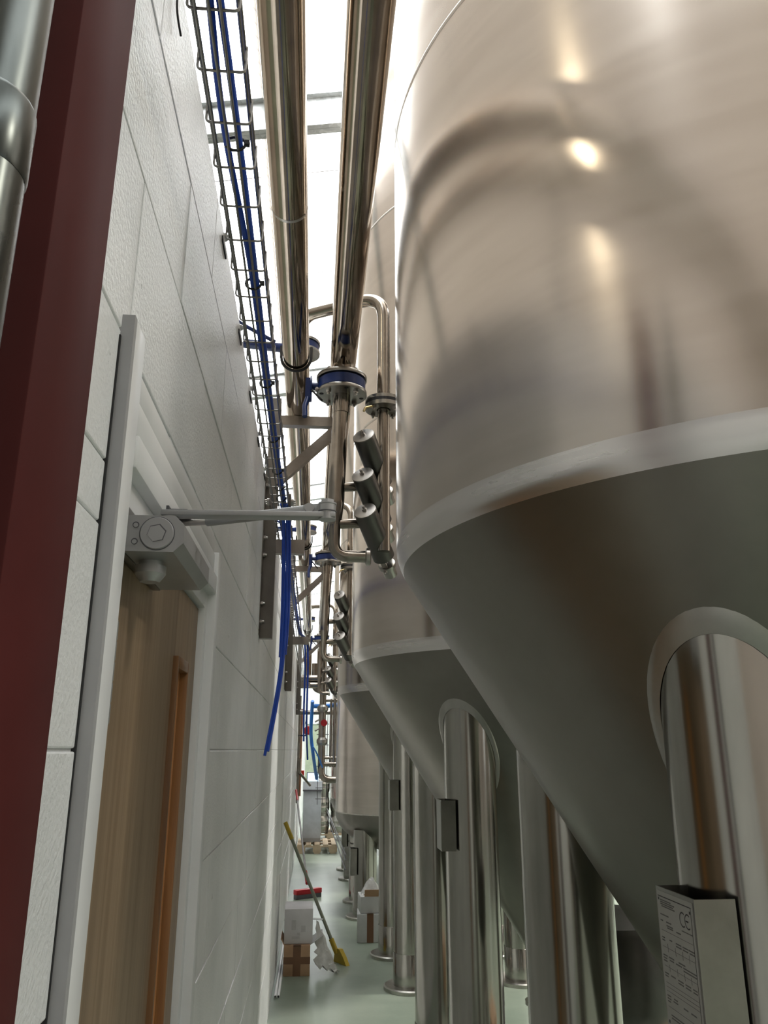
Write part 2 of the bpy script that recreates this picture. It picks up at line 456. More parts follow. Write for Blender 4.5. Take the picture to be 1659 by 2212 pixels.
# beige ribbed duct under the roof, galvanised rafters
def duct():
    t = thing('ventilation_duct', 'beige ribbed duct running high under the roof above the pipes', 'duct', (-.42, 0, 0))
    zc = roof_z(-.42) - .24
    MB().cyl((0, -2, zc), (0, 30, zc), .19, 40).build('duct_skin', M['duct'], t)
    b = MB()
    for k in range(150):
        b.lathe([(.191, 0), (.1935, .004), (.191, .008)], (0, 1.5 + k * .12, zc), (0, 1, 0), 32, False, False)
    ob = b.build('duct_seam', M['roofsheet'], t); ob['kind'] = 'stuff'
duct()
RAF = [5.5, 10.6, 15.9, 21.2, 26.5, .2]
raf_lab = ['galvanised roof rafter crossing over the near end of the cable tray', 'second galvanised roof rafter, beyond the first over the blue flange valve',
           'third galvanised roof rafter along the aisle', 'fourth galvanised roof rafter along the aisle', 'last galvanised roof rafter before the end wall', 'galvanised roof rafter overhead behind the first']
for yy, lab in zip(RAF, raf_lab):
    t = thing('roof_rafter', lab, 'rafter', (0, yy, 0), 'galvanised roof rafters')
    xa, xb = -8.8, 12.8
    off = -.50
    b = MB(); b.bar((xa, 0, roof_z(xa) + off), (xb, 0, roof_z(xb) + off), .012, .34, (0, 0, 1)); b.build('web', M['galv'], t, smooth=False)
    for s_, nm in ((-.165, 'lower_flange'), (.165, 'upper_flange')):
        b = MB(); b.bar((xa, 0, roof_z(xa) + off + s_), (xb, 0, roof_z(xb) + off + s_), .11, .012, (0, 0, 1)); b.build(nm, M['galv'], t, smooth=False)

# warm high-bay lamps of the hall (glowing lenses, plus area lights added under the pendant ones)
LAMPS = [(-3.45, -.52, 6.35), (3.8, .4, 4.8), (3.8, 6.4, 4.8), (3.8, 12.4, 4.8), (3.8, 18.4, 4.8)]
LAMPLAB = ['warm high-bay lamp above the block wall', 'pendant high-bay lamp behind the tank next to the door', 'pendant high-bay lamp behind the third cone-bottomed tank',
           'pendant high-bay lamp behind the second round-bottomed tank', 'pendant high-bay lamp nearest the end wall']
for (x, y, z), lab in zip(LAMPS, LAMPLAB):
    t = thing('high_bay_lamp', lab, 'lamp', (x, y, z), 'high-bay lamps')
    MB().lathe([(.05, .22), (.09, .2), (.20, .03), (.21, 0)], n=32, cap0=True, cap1=False).build('reflector', M['silver'], t)
    MB().lathe([(.19, .004), (.19, .014)], n=32).build('lens', M['lampglow'], t)
    if x > 0:
        ld = bpy.data.lights.new('lamp_light', 'AREA'); ld.shape = 'DISK'; ld.size = .36; ld.energy = 60 if y < 1 else 300; ld.color = (1.0, .97, .90)
        lo = bpy.data.objects.new('lamp_light', ld); COL.objects.link(lo); lo.parent = t; lo.location = (0, 0, -.004)
    MB().cyl((0, 0, .2), (0, 0, roof_z(x) - z), .008, 8).build('suspension_rod', M['wire'], t)

# ------------------------------------------------------------------ tanks
ZK, RK = 2.20, .12                                       # start of knuckle, knuckle radius
CONE_T = .63                                             # tan of the cone's half angle
BETA = math.atan(CONE_T)
KR = TR - RK + RK * math.cos(BETA); KZ = ZK - RK * math.sin(BETA)
ZA = KZ - KR / CONE_T                                    # apex height of the cone
def cone_z(r): return ZA + r / CONE_T
LEGS = [(-.430, -.530), (-.465, .435), (.435, -.42), (.42, .43)]
LR = .125

def leg_parts(root, lx, ly, ztop, ring_z, foot=True):
    L = MB().lathe([(LR, .03), (LR, ztop)], (lx, ly, 0), n=40).build('leg', M['leg'], root)
    MB().lathe([(LR + .004, .03), (LR + .004, .24), (LR + .001, .245)], (lx, ly, 0), n=40, cap0=False, cap1=False).build('leg_sleeve', M['leg'], L)
    MB().lathe([(.20, 0), (.20, .022), (.19, .03)], (lx, ly, 0), n=40).build('foot_flange', M['flange'], L)
    if ring_z:
        b = MB(); n = 56
        rings = []
        for rho, off in ((LR + .001, .012), (LR + .012, .010), (LR + .019, .006), (LR + .022, -.002)):
            ring = []
            for i in range(n):
                a = 2 * PI * i / n
                x = lx + rho * math.cos(a); y = ly + rho * math.sin(a)
                z = ring_z(math.hypot(x, y)) - off
                ring.append(b.bm.verts.new((x, y, z)))
            rings.append(ring)
        for A, B in zip(rings, rings[1:]): b.skin(A, B)
        b.build('collar', M['collar'], L)
    return L

def plate_box(leg, lx, ly, z0, z1, detail):
    """small folded-steel name-plate holder on the aisle side of a leg"""
    x0, x1, y0, y1 = lx - .160, lx - .092, ly - .105, ly + .038
    b = MB()
    b.box(x0, x0 + .003, y0, y1, z0, z1); b.box(x0 + .003, x1, y0, y0 + .003, z0, z1); b.box(x0 + .003, x1, y1 - .003, y1, z0, z1)
    h = b.build('plate_holder', M['plate_box'], leg, smooth=False)
    b = MB(); b.box(x0 - .0015, x0 - .0001, y0 + .006, y1 - .006, z0 + .006, z1 - .006); b.build('data_plate', M['plate'], h, smooth=False)
    if not detail: return
    # flat print: border, CE mark, table lines and unreadable rows of small print
    W_, H_ = (y1 - y0 - .012), (z1 - z0 - .012)
    px = x0 - .0018
    def P(u, v): return (px, y1 - .006 - u * W_, z1 - .006 - v * H_)      # u rightwards, v downwards on the plate
    ink = MB(); grey = MB()
    def bar(bm, u0, u1, v0, v1):
        a = P(u0, v0); c = P(u1, v1)
        bm.box(px, px + .0005, c[1], a[1], c[2], a[2])
    for (u0, u1, v0, v1) in ((.03, .97, .035, .042), (.955, .962, .035, .97)):
        bar(ink, u0, u1, v0, v1)
    for u, v in ((.045, .06), (.93, .075), (.045, .95)):
        bar(ink, u - .015, u + .015, v - .01, v + .01)
    # CE mark made of two arcs and a bar
    def arc(cu, cv, r, w):
        n = 14; prev = None
        for k in range(n + 1):
            a = math.radians(55 + 250 * k / n)
            pts = []
            for rr in (r - w, r):
                c_ = P(cu, cv); pts.append((px, c_[1] - rr * math.cos(a), c_[2] + rr * math.sin(a)))
            cur = [ink.bm.verts.new(q) for q in pts]
            if prev: ink.bm.faces.new([prev[0], prev[1], cur[1], cur[0]])
            prev = cur
    arc(.72, .145, .0115, .0022); arc(.86, .145, .0115, .0022)
    bar(ink, .80, .87, .14, .15)
    bar(grey, .66, .95, .225, .232)
    rr = random.Random(3)
    for v, segs in ((.06, [(.09, .40)]), (.075, [(.09, .5)]), (.09, [(.09, .46)]), (.105, [(.12, .5)]),
                    (.17, [(.06, .3)]), (.215, [(.05, .12), (.22, .36)]), (.24, [(.22, .4)]), (.255, [(.24, .4), (.5, .62)]),
                    (.34, [(.05, .13), (.27, .34), (.45, .6), (.64, .78), (.8, .95)]), (.36, [(.05, .13), (.45, .6), (.64, .78), (.82, .95)]),
                    (.47, [(.04, .16), (.2, .35), (.48, .66)]), (.49, [(.04, .14), (.22, .34), (.4, .56), (.6, .95)]), (.51, [(.04, .14), (.6, .95)]),
                    (.60, [(.04, .15), (.22, .34), (.42, .56), (.62, .76), (.82, .93)]), (.62, [(.04, .13), (.42, .56), (.62, .76), (.82, .93)]),
                    (.76, [(.05, .15), (.24, .34)]), (.78, [(.05, .15), (.22, .34), (.5, .62), (.7, .84)]), (.80, [(.05, .13)]),
                    (.89, [(.12, .9)]), (.91, [(.12, .92)])):
        for u0, u1 in segs: bar(grey, u0, u1, v, v + .009)
    for v in (.29, .41, .55, .67, .70, .73, .84): bar(grey, .05, .94, v, v + .002)
    for u in (.2, .42, .62, .8): bar(grey, u, u + .003, .38, .44); bar(grey, u, u + .003, .53, .58)
    for bb, nm, mm in ((ink, 'printed_border_and_mark', 'ink'), (grey, 'small_print', 'greyink')):
        po = bb.build(nm, M[mm], h, smooth=False); po['kind'] = 'stuff'

def cone_tank(cy, label, detail):
    t = thing('fermentation_tank', label, 'tank', (TX, cy, 0), 'cone-bottomed steel tanks in a row')
    sh = MB().lathe([(TR, ZK), (TR, 3.45), (TR, 4.7), (TR, 6.0), (TR - .03, 6.08), (TR * .8, 6.22), (TR * .4, 6.33), (.12, 6.36)], n=160, cap0=False).build('shell', M['tank'], t)
    for z in (3.46, 4.75): MB().lathe([(TR + .0003, z - .008), (TR + .0022, z), (TR + .0003, z + .008)], n=160, cap0=False, cap1=False).build('weld_seam', M['weld'], sh)
    pk = []
    for k in range(9):
        a = BETA * k / 8
        pk.append((TR - RK + RK * math.cos(a), ZK - RK * math.sin(a)))
    MB().lathe(pk, n=160, cap0=False, cap1=False).build('knuckle', M['knuckle'], t)
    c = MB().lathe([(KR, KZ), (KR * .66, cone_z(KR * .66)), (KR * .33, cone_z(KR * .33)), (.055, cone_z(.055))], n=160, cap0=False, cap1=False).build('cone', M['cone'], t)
    MB().lathe([(.055, cone_z(.055)), (.055, .46), (.075, .455), (.075, .435), (.05, .43)], n=32, cap0=False).build('outlet', M['flange'], c)
    for i, (lx, ly) in enumerate(LEGS):
        rr = math.hypot(lx, ly)
        L = leg_parts(t, lx, ly, cone_z(rr + LR) - .0, cone_z)
        if i == 0: plate_box(L, lx, ly, 1.235, 1.455, detail)
    return t
cone_tank(TY, 'huge cone-bottomed steel tank beside the oak door, its data plate in front', True)
cone_tank(TY + TS, 'second cone-bottomed steel tank, behind the one beside the oak door', False)
cone_tank(TY + 2 * TS, 'third cone-bottomed steel tank, next to the round-bottomed ones', False)

def dish_tank(cx, cy, R, zb, label, box=True, group='round-bottomed steel tanks'):
    t = thing('storage_tank', label, 'tank', (cx, cy, 0), group)
    MB().lathe([(R, zb), (R, 5.6), (R * .8, 5.78), (R * .3, 5.9)], n=96, cap0=False).build('shell', M['tank'], t)
    pr = [(R * math.cos(math.radians(a)) , zb - R * .5 * math.sin(math.radians(a))) for a in range(0, 91, 9)]
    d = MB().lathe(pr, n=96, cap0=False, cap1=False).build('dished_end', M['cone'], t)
    MB().lathe([(R + .0005, zb - .006), (R + .004, zb), (R + .0005, zb + .006)], n=96, cap0=False, cap1=False).build('weld_seam', M['weld'], d)
    for i, (sx, sy) in enumerate(((-.66, -.5), (-.66, .5), (.6, -.55), (.6, .55))):
        lx, ly = sx * R, sy * R
        rr = math.hypot(lx, ly) / R
        zt = zb - R * .5 * math.sqrt(max(0, 1 - min(rr, .99)**2)) + .1
        L = leg_parts(t, lx, ly, zt, None)
        if i == 0 and box: plate_box(L, lx, ly, .42, .68, False)
    return t
dish_tank(1.19, 9.55, .92, 1.02, 'round-bottomed steel tank next to the third cone-bottomed tank')
dish_tank(1.19, 12.1, .92, 1.02, 'round-bottomed steel tank beside the pallets')
dish_tank(1.36, 14.65, .92, 1.02, 'round-bottomed steel tank alongside the stacked kegs')
for k in range(5):
    dish_tank(6.9, 1.9 + 2.75 * k, .98, 1.15, ['round-bottomed tank of the back row, behind the tank beside the door', 'second round-bottomed tank of the back row', 'third round-bottomed tank of the back row', 'fourth round-bottomed tank of the back row', 'fifth round-bottomed tank of the back row'][k], False, 'back row of tanks')

# round-bottomed vessel and boxes glimpsed between the tank legs
t = thing('small_vessel', 'small dark round-bottomed vessel standing between the first two tanks', 'vessel', (1.085, 3.12, 0))
pr = [(.235 * math.cos(math.radians(a)), .86 - .17 * math.sin(math.radians(a))) for a in range(90, -1, -10)] + [(.235, 1.06), (.22, 1.09), (.1, 1.12)]
MB().lathe(pr, n=56, cap0=False).build('vessel_body', M['act'], t)
for k in range(3):
    a = .5 + k * 2 * PI / 3
    MB().cyl((.19 * math.cos(a), .19 * math.sin(a), 0), (.19 * math.cos(a), .19 * math.sin(a), .8), .022, 16).build('leg', M['flange'], t)
MB().tube(fillet([(0, 0, .72), (0, 0, .42), (.26, -.1, .42)], .06), .025, 14).build('drain_pipe', M['flange'], t)
MB().cyl((.27, -.1, .37), (.27, -.1, .47), .035, 16).build('drain_valve', M['black'], t)

def carton(name, label, x, y, w, d, h, mat, rz=0, z=0, flaps=False, tape=True, group=None):
    t = thing(name, label, 'box', (x, y, z), group, (0, 0, rz))
    MB().box(-w/2, w/2, -d/2, d/2, 0, h - (.002 if flaps else 0), bev=.004).build('carton_body', M[mat], t)
    if tape:
        MB().box(-.03, .03, -d/2 - .0012, d/2 + .0012, h * .98, h + .0012).build('tape', M['tape'], t, smooth=False)
        MB().box(-.03, .03, -d/2 - .0012, -d/2, 0, h).build('tape', M['tape'], t, smooth=False)
    return t
c = carton('cardboard_box', 'brown cardboard box lying open behind the data plate of the first tank', 1.55, 3.42, .42, .34, .34, 'cardboard', .25)
MB().bar((-.2, -.16, .338), (.2, -.16, .338), .005, .005).build('box_edge', M['cardboard'], c)
b = MB(); b.box(-.2, .2, -.34, -.17, .335, .341); b.build('flap', M['cardboard'], c, smooth=False)
carton('white_box', 'plain white box on the floor between the tank legs', 1.72, 4.55, .3, .3, .45, 'whitebox', .1, tape=False)

# ------------------------------------------------------------------ red column and downpipe by the wall
t = thing('steel_column', 'dark red painted steel column standing against the block wall', 'column', (0, 0, 0))
FX = -.222
MB().box(FX - .026, FX, .566, .712, 0, 2.96, bev=.0015).build('front_flange', M['red'], t)
MB().box(FX - .19, FX - .026, .630, .640, 0, 2.96).build('web', M['red'], t, smooth=False)
MB().box(FX - .204, FX - .19, .540, .736, 0, 2.96).build('rear_flange', M['red'], t, smooth=False)
t = thing('downpipe', 'galvanised pipe running up beside the red column', 'pipe', (-.2185, .425, 0))
MB().cyl((0, 0, 0), (0, 0, 3.0), .030, 32).build('pipe_run', M['downpipe'], t)
for z in (1.0, 2.02):
    MB().lathe([(.0302, 0), (.0312, .003), (.0312, .05), (.0302, .053)], (0, 0, z), n=32).build('pipe_socket', M['downpipe'], t)

# ------------------------------------------------------------------ overhead door closer
t = thing('door_closer', 'silver overhead door closer with folded arm on the oak door', 'door closer', (0, 0, 0))
cx0 = WX - .010
zb, zt, y0, y1 = 1.923, 1.971, 1.0, 1.255
xf = -.186
poly = [(0, 0), (0, zt - zb), (xf - cx0 - .012, zt - zb), (xf - cx0, zt - zb - .012), (xf - cx0, .012), (xf - cx0 - .012, 0)]
body = MB().prism(poly, (cx0 + .013, y0, zb), (1, 0, 0), (0, 0, 1), (0, 1, 0), y1 - y0).build('closer_body', M['silver'], t, smooth=False)
MB().box(cx0, cx0 + .0125, y0 - .002, y1 + .004, zb - .001, zt + .001, bev=.001).build('mounting_plate', M['strut'], t)
zc, xc = (zb + zt) / 2, cx0 + .053
pl = MB().lathe([(.0215, 0), (.0215, .0015), (.0205, .003)], (xc, y0, zc), (0, -1, 0), 36).build('end_plug', M['silver'], t)
MB().lathe([(.0225, 0), (.0225, .0006)], (xc, y0, zc), (0, -1, 0), 36).build('plug_groove', M['darkgrey'], pl)
b = MB(); b.lathe([(.0125, 0), (.0125, .0006)], (xc, y0 - .003, zc), (0, -1, 0), 6, hint=(.3, 0, 1)); b.build('hex_rim', M['darkgrey'], pl, smooth=False)
b = MB(); b.lathe([(.0115, 0), (.0115, .0012)], (xc - .0004, y0 - .003, zc - .0006), (0, -1, 0), 6, hint=(.3, 0, 1)); b.build('hex_socket', M['silver'], pl, smooth=False)
for z in (zc + .011, zc - .011):
    s_ = MB().lathe([(.0042, 0), (.0042, .0008)], (cx0 + .0255, y0, z), (0, -1, 0), 16).build('valve_screw', M['darkgrey'], t)
    MB().lathe([(.003, 0), (.003, .0013)], (cx0 + .0255, y0, z - .0005), (0, -1, 0), 16).build('screw_slot', M['silver'], s_)
MB().lathe([(.016, 0), (.016, .006), (.0205, .0065), (.0205, .017), (.0125, .028)], (cx0 + .036, y0 + .06, zb), (0, 0, -1), 36).build('spindle_cap', M['silver'], t)
# arms: flat main arm, round forearm, elbow joint, shoe on the frame
zar = 2.004
MB().cyl((cx0 + .048, y0 + .105, zt), (cx0 + .048, y0 + .105, zar - .004), .011, 24).build('spindle', M['silver'], t)
pe = Vector((.012, 1.095, zar)); ps = Vector((cx0 + .048, y0 + .105, zar))
MB().bar(ps - Vector((.012, 0, 0)), pe + Vector((.012, 0, 0)), .024, .008, (0, 0, 1), bev=.0015).build('main_arm', M['silver'], t)
MB().lathe([(.0125, -.006), (.0125, .016), (.0135, .017), (.0135, .019)], pe, (0, 0, 1), 30).build('elbow_boss', M['silver'], t)
MB().lathe([(.0138, 0), (.0138, .0012)], pe + Vector((0, 0, .0055)), (0, 0, 1), 30).build('elbow_washer', M['darkgrey'], t)
MB().lathe([(.0105, .019), (.0105, .024)], pe, (0, 0, 1), 6).build('elbow_nut', M['silver'], t)
q = Vector((-.172, 1.195, zar + .016))
e2 = pe + Vector((-.012, .004, .012))
MB().tube([e2, e2 + (q - e2) * .14, e2 + (q - e2) * .2, q], .0075, 18).build('forearm', M['silver'], t)
MB().bar(pe + Vector((-.004, .002, .012)), pe + Vector((-.034, .012, .012)), .014, .014, (0, 0, 1), bev=.003).build('forearm_clevis', M['silver'], t)
MB().lathe([(.007, 0), (.007, .006)], pe + Vector((-.026, .004, .012)), (0, -1, 0), 18).build('clevis_screw', M['silver'], t)
MB().tube([q, q + Vector((-.045, .012, 0))], .0055, 14).build('adjusting_rod', M['bolt'], t)
b = MB(); b.box(WX + .018, WX + .024, 1.16, 1.235, 2.008, 2.034); b.box(WX + .024, WX + .05, 1.17, 1.225, 2.028, 2.032); b.build('frame_shoe', M['darkgrey'], t, smooth=False)
MB().lathe([(.005, 0), (.005, .004), (.003, .006)], (WX + .024, 1.178, 2.018), (1, 0, 0), 14).build('shoe_screw', M['silver'], t)

# ------------------------------------------------------------------ overhead header pipes
HZ, HR, HXR, HXL = 3.27, .055, .088, -.112
for x, lab in ((HXR, 'long polished steel header pipe nearer the tanks, with drop pipes hanging from it'), (HXL, 'long polished steel header pipe nearer the wall, above the cable tray')):
    t = thing('header_pipe', lab, 'pipe', (x, 0, HZ), 'overhead header pipes')
    MB().cyl((0, -2.5, 0), (0, 12.6, 0), HR, 48).build('pipe_run', M['pipe'], t)
    for y in (2.05, 5.1, 8.2) if x < 0 else (3.4, 7.4):
        MB().lathe([(HR + .0003, -.006), (HR + .0012, 0), (HR + .0003, .006)], (0, y, 0), (0, 1, 0), 48, False, False).build('weld_seam', M['weld'], t)
    # end of the run turns down into the far manifold
    MB().tube(fillet([(0, 12.6, 0), (0, 12.95, 0), (0, 12.95, -.55)], .2), HR, 24).build('end_bend', M['pipe'], t)

def hexbolt(b, c, axis, r=.012, h=.012):
    b.lathe([(r, 0), (r, h)], c, axis, 6)
    b.lathe([(r * .55, h), (r * .55, h + .008)], c, axis, 10)

def drop_line(Y, low, where, s=1.0):
    x0, x1, ze = .082, .060, 2.405 + low
    t = thing('drop_pipe', 'steel drop pipe with blue flanged valve ' + where, 'pipe', (0, Y, 0), 'drop pipes from the header')
    MB().lathe([(.044, 3.235), (.044, 3.20), (.034, 3.18), (.034, 3.16)], (HXR, 0, 0), n=32).build('branch_stub', M['pipe2'], t)
    for z0, z1 in ((3.158, 3.174), (3.090, 3.106)):
        f = MB().lathe([(.036, z0), (.104, z0), (.105, z0 + .002), (.105, z1 - .002), (.104, z1), (.036, z1)], (x0, 0, 0), n=48, cap0=False, cap1=False).build('flange', M['flange'], t)
        for k in range(4):
            a = PI / 4 + k * PI / 2
            b = MB(); hexbolt(b, (x0 + .078 * math.cos(a), .078 * math.sin(a), z1 if z0 > 3.1 else z0), (0, 0, 1 if z0 > 3.1 else -1))
            b.build('bolt', M['bolt'], f, smooth=False)
        if z0 < 3.1:
            for k in range(4):
                a = k * PI / 2 + .2
                MB().lathe([(.009, 0), (.009, .0008)], (x0 + .085 * math.cos(a), .085 * math.sin(a), z0), (0, 0, -1), 14).build('bolt_hole', M['black'], f)
    v = MB().lathe([(.090, 3.107), (.099, 3.112), (.099, 3.152), (.090, 3.157)], (x0, 0, 0), n=48).build('valve_body', M['blue'], t)
    MB().cyl((x0 - .09, 0, 3.130), (-.042, 0, 3.130), .016, 20).build('valve_neck', M['blue'], v)
    MB().lathe([(.042, 0), (.042, .007)], (-.042, 0, 3.130), (-1, 0, 0), 28).build('notch_plate', M['blue'], v)
    MB().bar((-.055, 0, 3.165), (-.055, 0, 3.06), .028, .016).build('lever_hub', M['blue'], v)
    MB().tube([(-.058, -.01, 3.07), (-.068, -.04, 3.02), (-.066, -.05, 2.97)], .011, 12).build('lever', M['blue'], v)
    MB().bar((-.045, -.02, 3.105), (.0, -.06, 3.04), .012, .006).build('trigger', M['black'], v)
    b = MB(); hexbolt(b, (-.02, -.02, 3.10), (0, -1, 0), .008, .02); b.build('stop_screw', M['bolt'], v, smooth=False)
    zm = 2.62 + low; xm = x0 + (x1 - x0) * (3.09 - zm) / (3.09 - ze)
    MB().cyl((x0, 0, 3.09), (xm, 0, zm), .033, 28).build('pipe_run', M['pipe2'], t)
    MB().cyl((xm, 0, zm), (xm - .002, 0, zm - .09), .033, 28, .023).build('reducer', M['pipe2'], t)
    MB().tube(fillet([(xm - .002, 0, zm - .09), (x1, 0, ze), (x1 + .145, 0, ze)], .075), .023, 24).build('elbow_run', M['pipe2'], t)
    MB().lathe([(.036, 0), (.037, .05), (.036, .08)], (x0, 0, 3.09), (0, 0, -1), 28).build('weld_neck', M['pipe2'], t)
    for z in (2.69, 2.535):
        MB().cyl((.065, 0, z + low), (.185, .02, z + low + .012), .019, 18).build('side_branch', M['pipe2'], t)
    MB().lathe([(.026, 0), (.035, .004), (.035, .018), (.026, .022)], (x1 + .125, 0, ze), (1, 0, 0), 24).build('union_nut', M['bolt'], t)
    # U-bolt clip under the other header
    pts = [(HXL + (HR + .008) * math.cos(a), 0.02, HZ + (HR + .008) * math.sin(a)) for a in [PI + k * PI / 12 for k in range(13)]]
    MB().tube([(HXL - HR - .008, .02, HZ + .05)] + pts + [(HXL + HR + .008, .02, HZ + .05)], .006, 10).build('u_clip', M['black'], t)
    return t

def actuators(Y, low, where):
    ax = Vector((.368, .755, -.57)).normalized()
    u, v, d = frame_from(ax)
    for k, (x, z) in enumerate(((.172, 2.895), (.170, 2.728), (.180, 2.578))):
        pos = ['topmost', 'middle', 'lowest'][k]
        t = thing('valve_actuator', '%s of three grey cylindrical valve actuators %s' % (pos, where), 'valve', (x, Y - .05, z + low), 'pneumatic valve actuators')
        MB().lathe([(.043, .0), (.0455, .002), (.0455, .245), (.040, .250)], (0, 0, 0), ax, 36).build('cylinder', M['act'], t)
        c = MB().lathe([(.0445, 0), (.0445, -.002), (.043, -.003)], (0, 0, 0), ax, 36).build('end_cap', M['cap'], t)
        b = MB(); b.lathe([(.010, -.003), (.010, -.013)], (0, 0, 0), ax, 6); b.lathe([(.006, -.013), (.006, -.024), (.004, -.026)], (0, 0, 0), ax, 12); b.build('vent_plug', M['bolt'], c, smooth=False)
        for s_ in (-1, 1):
            MB().bar(ax * .248 + u * (.026 * s_), ax * .295 + u * (.026 * s_), .022, .006, u).build('yoke', M['frame'], t, smooth=False)
        MB().cyl(ax * .248, ax * .295, .008, 12).build('stem', M['bolt'], t)
        vb = MB().lathe([(.028, .283), (.036, .288), (.036, .303), (.028, .31), (.028, .35)], (0, 0, 0), ax, 28).build('valve_body', M['flange'], t)
        b = MB(); hexbolt(b, ax * .296 + u * .034, u, .008, .01); hexbolt(b, ax * .296 - u * .034, -u, .008, .01); b.build('clamp_bolt', M['bolt'], vb, smooth=False)

def loop_line(Y, low, where):
    t = thing('loop_pipe', 'steel loop pipe arching over both headers ' + where, 'pipe', (0, Y, 0), 'loop pipes over the headers')
    zt, xl, xr = 3.605, -.098, .262
    MB().tube(fillet([(xl, .25, 3.46), (xl, .25, zt), (xr, .05, zt), (xr, .05, 3.10)], .11, 9), .028, 24).build('upper_run', M['pipe2'], t)
    MB().cyl((xr, .05, 3.055), (xr, .05, 2.44 + low), .026, 24).build('lower_run', M['pipe2'], t)
    MB().cyl((xl, .25, 3.32), (xl, .25, 3.42), .028, 20).build('branch_stub', M['pipe2'], t)
    for z0 in (3.405, 3.452):
        MB().lathe([(.03, z0), (.085, z0), (.085, z0 + .012), (.03, z0 + .012)], (xl, .25, 0), n=40, cap0=False, cap1=False).build('flange', M['flange'], t)
    v = MB().lathe([(.076, 3.417), (.08, 3.42), (.08, 3.449), (.076, 3.452)], (xl, .25, 0), n=40).build('valve_body', M['blue'], t)
    MB().bar((xl - .07, .25, 3.434), (xl - .26, .20, 3.425), .04, .03, (0, 0, 1), bev=.004).build('valve_neck', M['blue'], v)
    MB().tube([(xl - .12, .22, 3.45), (xl - .26, .12, 3.475), (xl - .28, .1, 3.48)], .009, 12).build('lever', M['blue'], v)
    for z0, z1, m in ((3.086, 3.100, 'flange'), (3.072, 3.086, 'black'), (3.055, 3.072, 'flange')):
        f = MB().lathe([(.03, z0), (.078, z0), (.078, z1), (.03, z1)], (xr, .05, 0), n=40, cap0=False, cap1=False).build('flange' if m == 'flange' else 'gasket', M[m], t)
        if z0 < 3.06:
            for k in range(4):
                a = PI / 4 + k * PI / 2
                b = MB(); hexbolt(b, (xr + .06 * math.cos(a), .05 + .06 * math.sin(a), z0), (0, 0, -1), .010, .01); b.build('bolt', M['bolt'], f, smooth=False)
    MB().tube([(xr - .05, .0, 3.05), (xr - .082, -.012, 3.035), (xr - .088, -.015, 3.018)], .005, 10).build('drain_tap', M['brass'], t)

PLACES = [(3.0, 0.0, 'next to the tank beside the oak door'), (6.1, -.06, 'beside the third cone-bottomed tank'), (10.8, .0, 'beside the first round-bottomed tank')]
for Y, low, wh in PLACES:
    drop_line(Y, low, wh); actuators(Y, low, wh); loop_line(Y, low, wh)

# far drop line that reaches low beside the round-bottomed tank
t = thing('low_drop_pipe', 'tall steel drop manifold hanging down beside the first round-bottomed tank', 'pipe', (0, 11.1, 0))
MB().tube(fillet([(HXR, 0, 3.25), (.12, 0, 2.9), (.12, 0, 1.30), (.36, 0, 1.30)], .12), .045, 20).build('pipe_run', M['pipe2'], t)
for x, r in ((.235, .018), (.285, .024)):
    MB().cyl((x, 0, 2.35), (x, 0, 1.46), r, 14).build('riser', M['pipe2'], t)
for z in (2.33, 1.58, 1.50): MB().cyl((.12, 0, z), (.36, 0, z), .02 if z > 1.55 else .03, 14).build('crosspiece', M['pipe2'], t)
for z in (2.22, 1.79): MB().lathe([(.05, -.05), (.075, -.02), (.075, .02), (.05, .05)], (.12, 0, z), n=24).build('valve_body', M['flange'], t)
MB().lathe([(.045, 0), (.045, .03)], (.14, -.05, 2.03), (0, -1, 0), 16).build('hand_wheel', M['redplastic'], t)
for z in (1.30, 1.50): MB().lathe([(.05, 0), (.05, .02)], (.34, 0, z), (1, 0, 0), 20).build('union_nut', M['bolt'], t)

# ------------------------------------------------------------------ wall brackets that carry the pipes and the tray
def bracket(Y, where):
    t = thing('pipe_bracket', 'steel pipe bracket bolted to the block wall ' + where, 'bracket', (0, Y, 0), 'pipe brackets on the wall')
    MB().box(WX + .004, WX + .058, -.025, .025, 2.15, 3.30).build('post', M['strut'], t, smooth=False)
    MB().box(WX, WX + .004, -.06, .06, 2.16, 3.0).build('wall_plate', M['strut'], t, smooth=False)
    for z in (2.22, 2.30, 2.52, 2.60, 2.85):
        b = MB(); hexbolt(b, (WX + .004, -.042, z), (1, 0, 0), .010, .010); b.build('bolt', M['bolt'], t, smooth=False)
    MB().box(WX + .058, .125, -.02, .02, 3.165, 3.213).build('upper_arm', M['frame'], t, smooth=False)
    MB().bar((.07, 0, 3.15), (WX + .05, 0, 2.88), .04, .046, (0, 0, 1)).build('brace', M['frame'], t, smooth=False)
    MB().box(WX + .058, -.062, -.02, .02, 2.535, 2.60).build('lower_arm', M['frame'], t, smooth=False)
for Y, wh in ((3.52, 'above the end of the hanging blue cables'), (6.75, 'past the first movement joint'), (11.4, 'near the far end of the headers')):
    bracket(Y, wh)

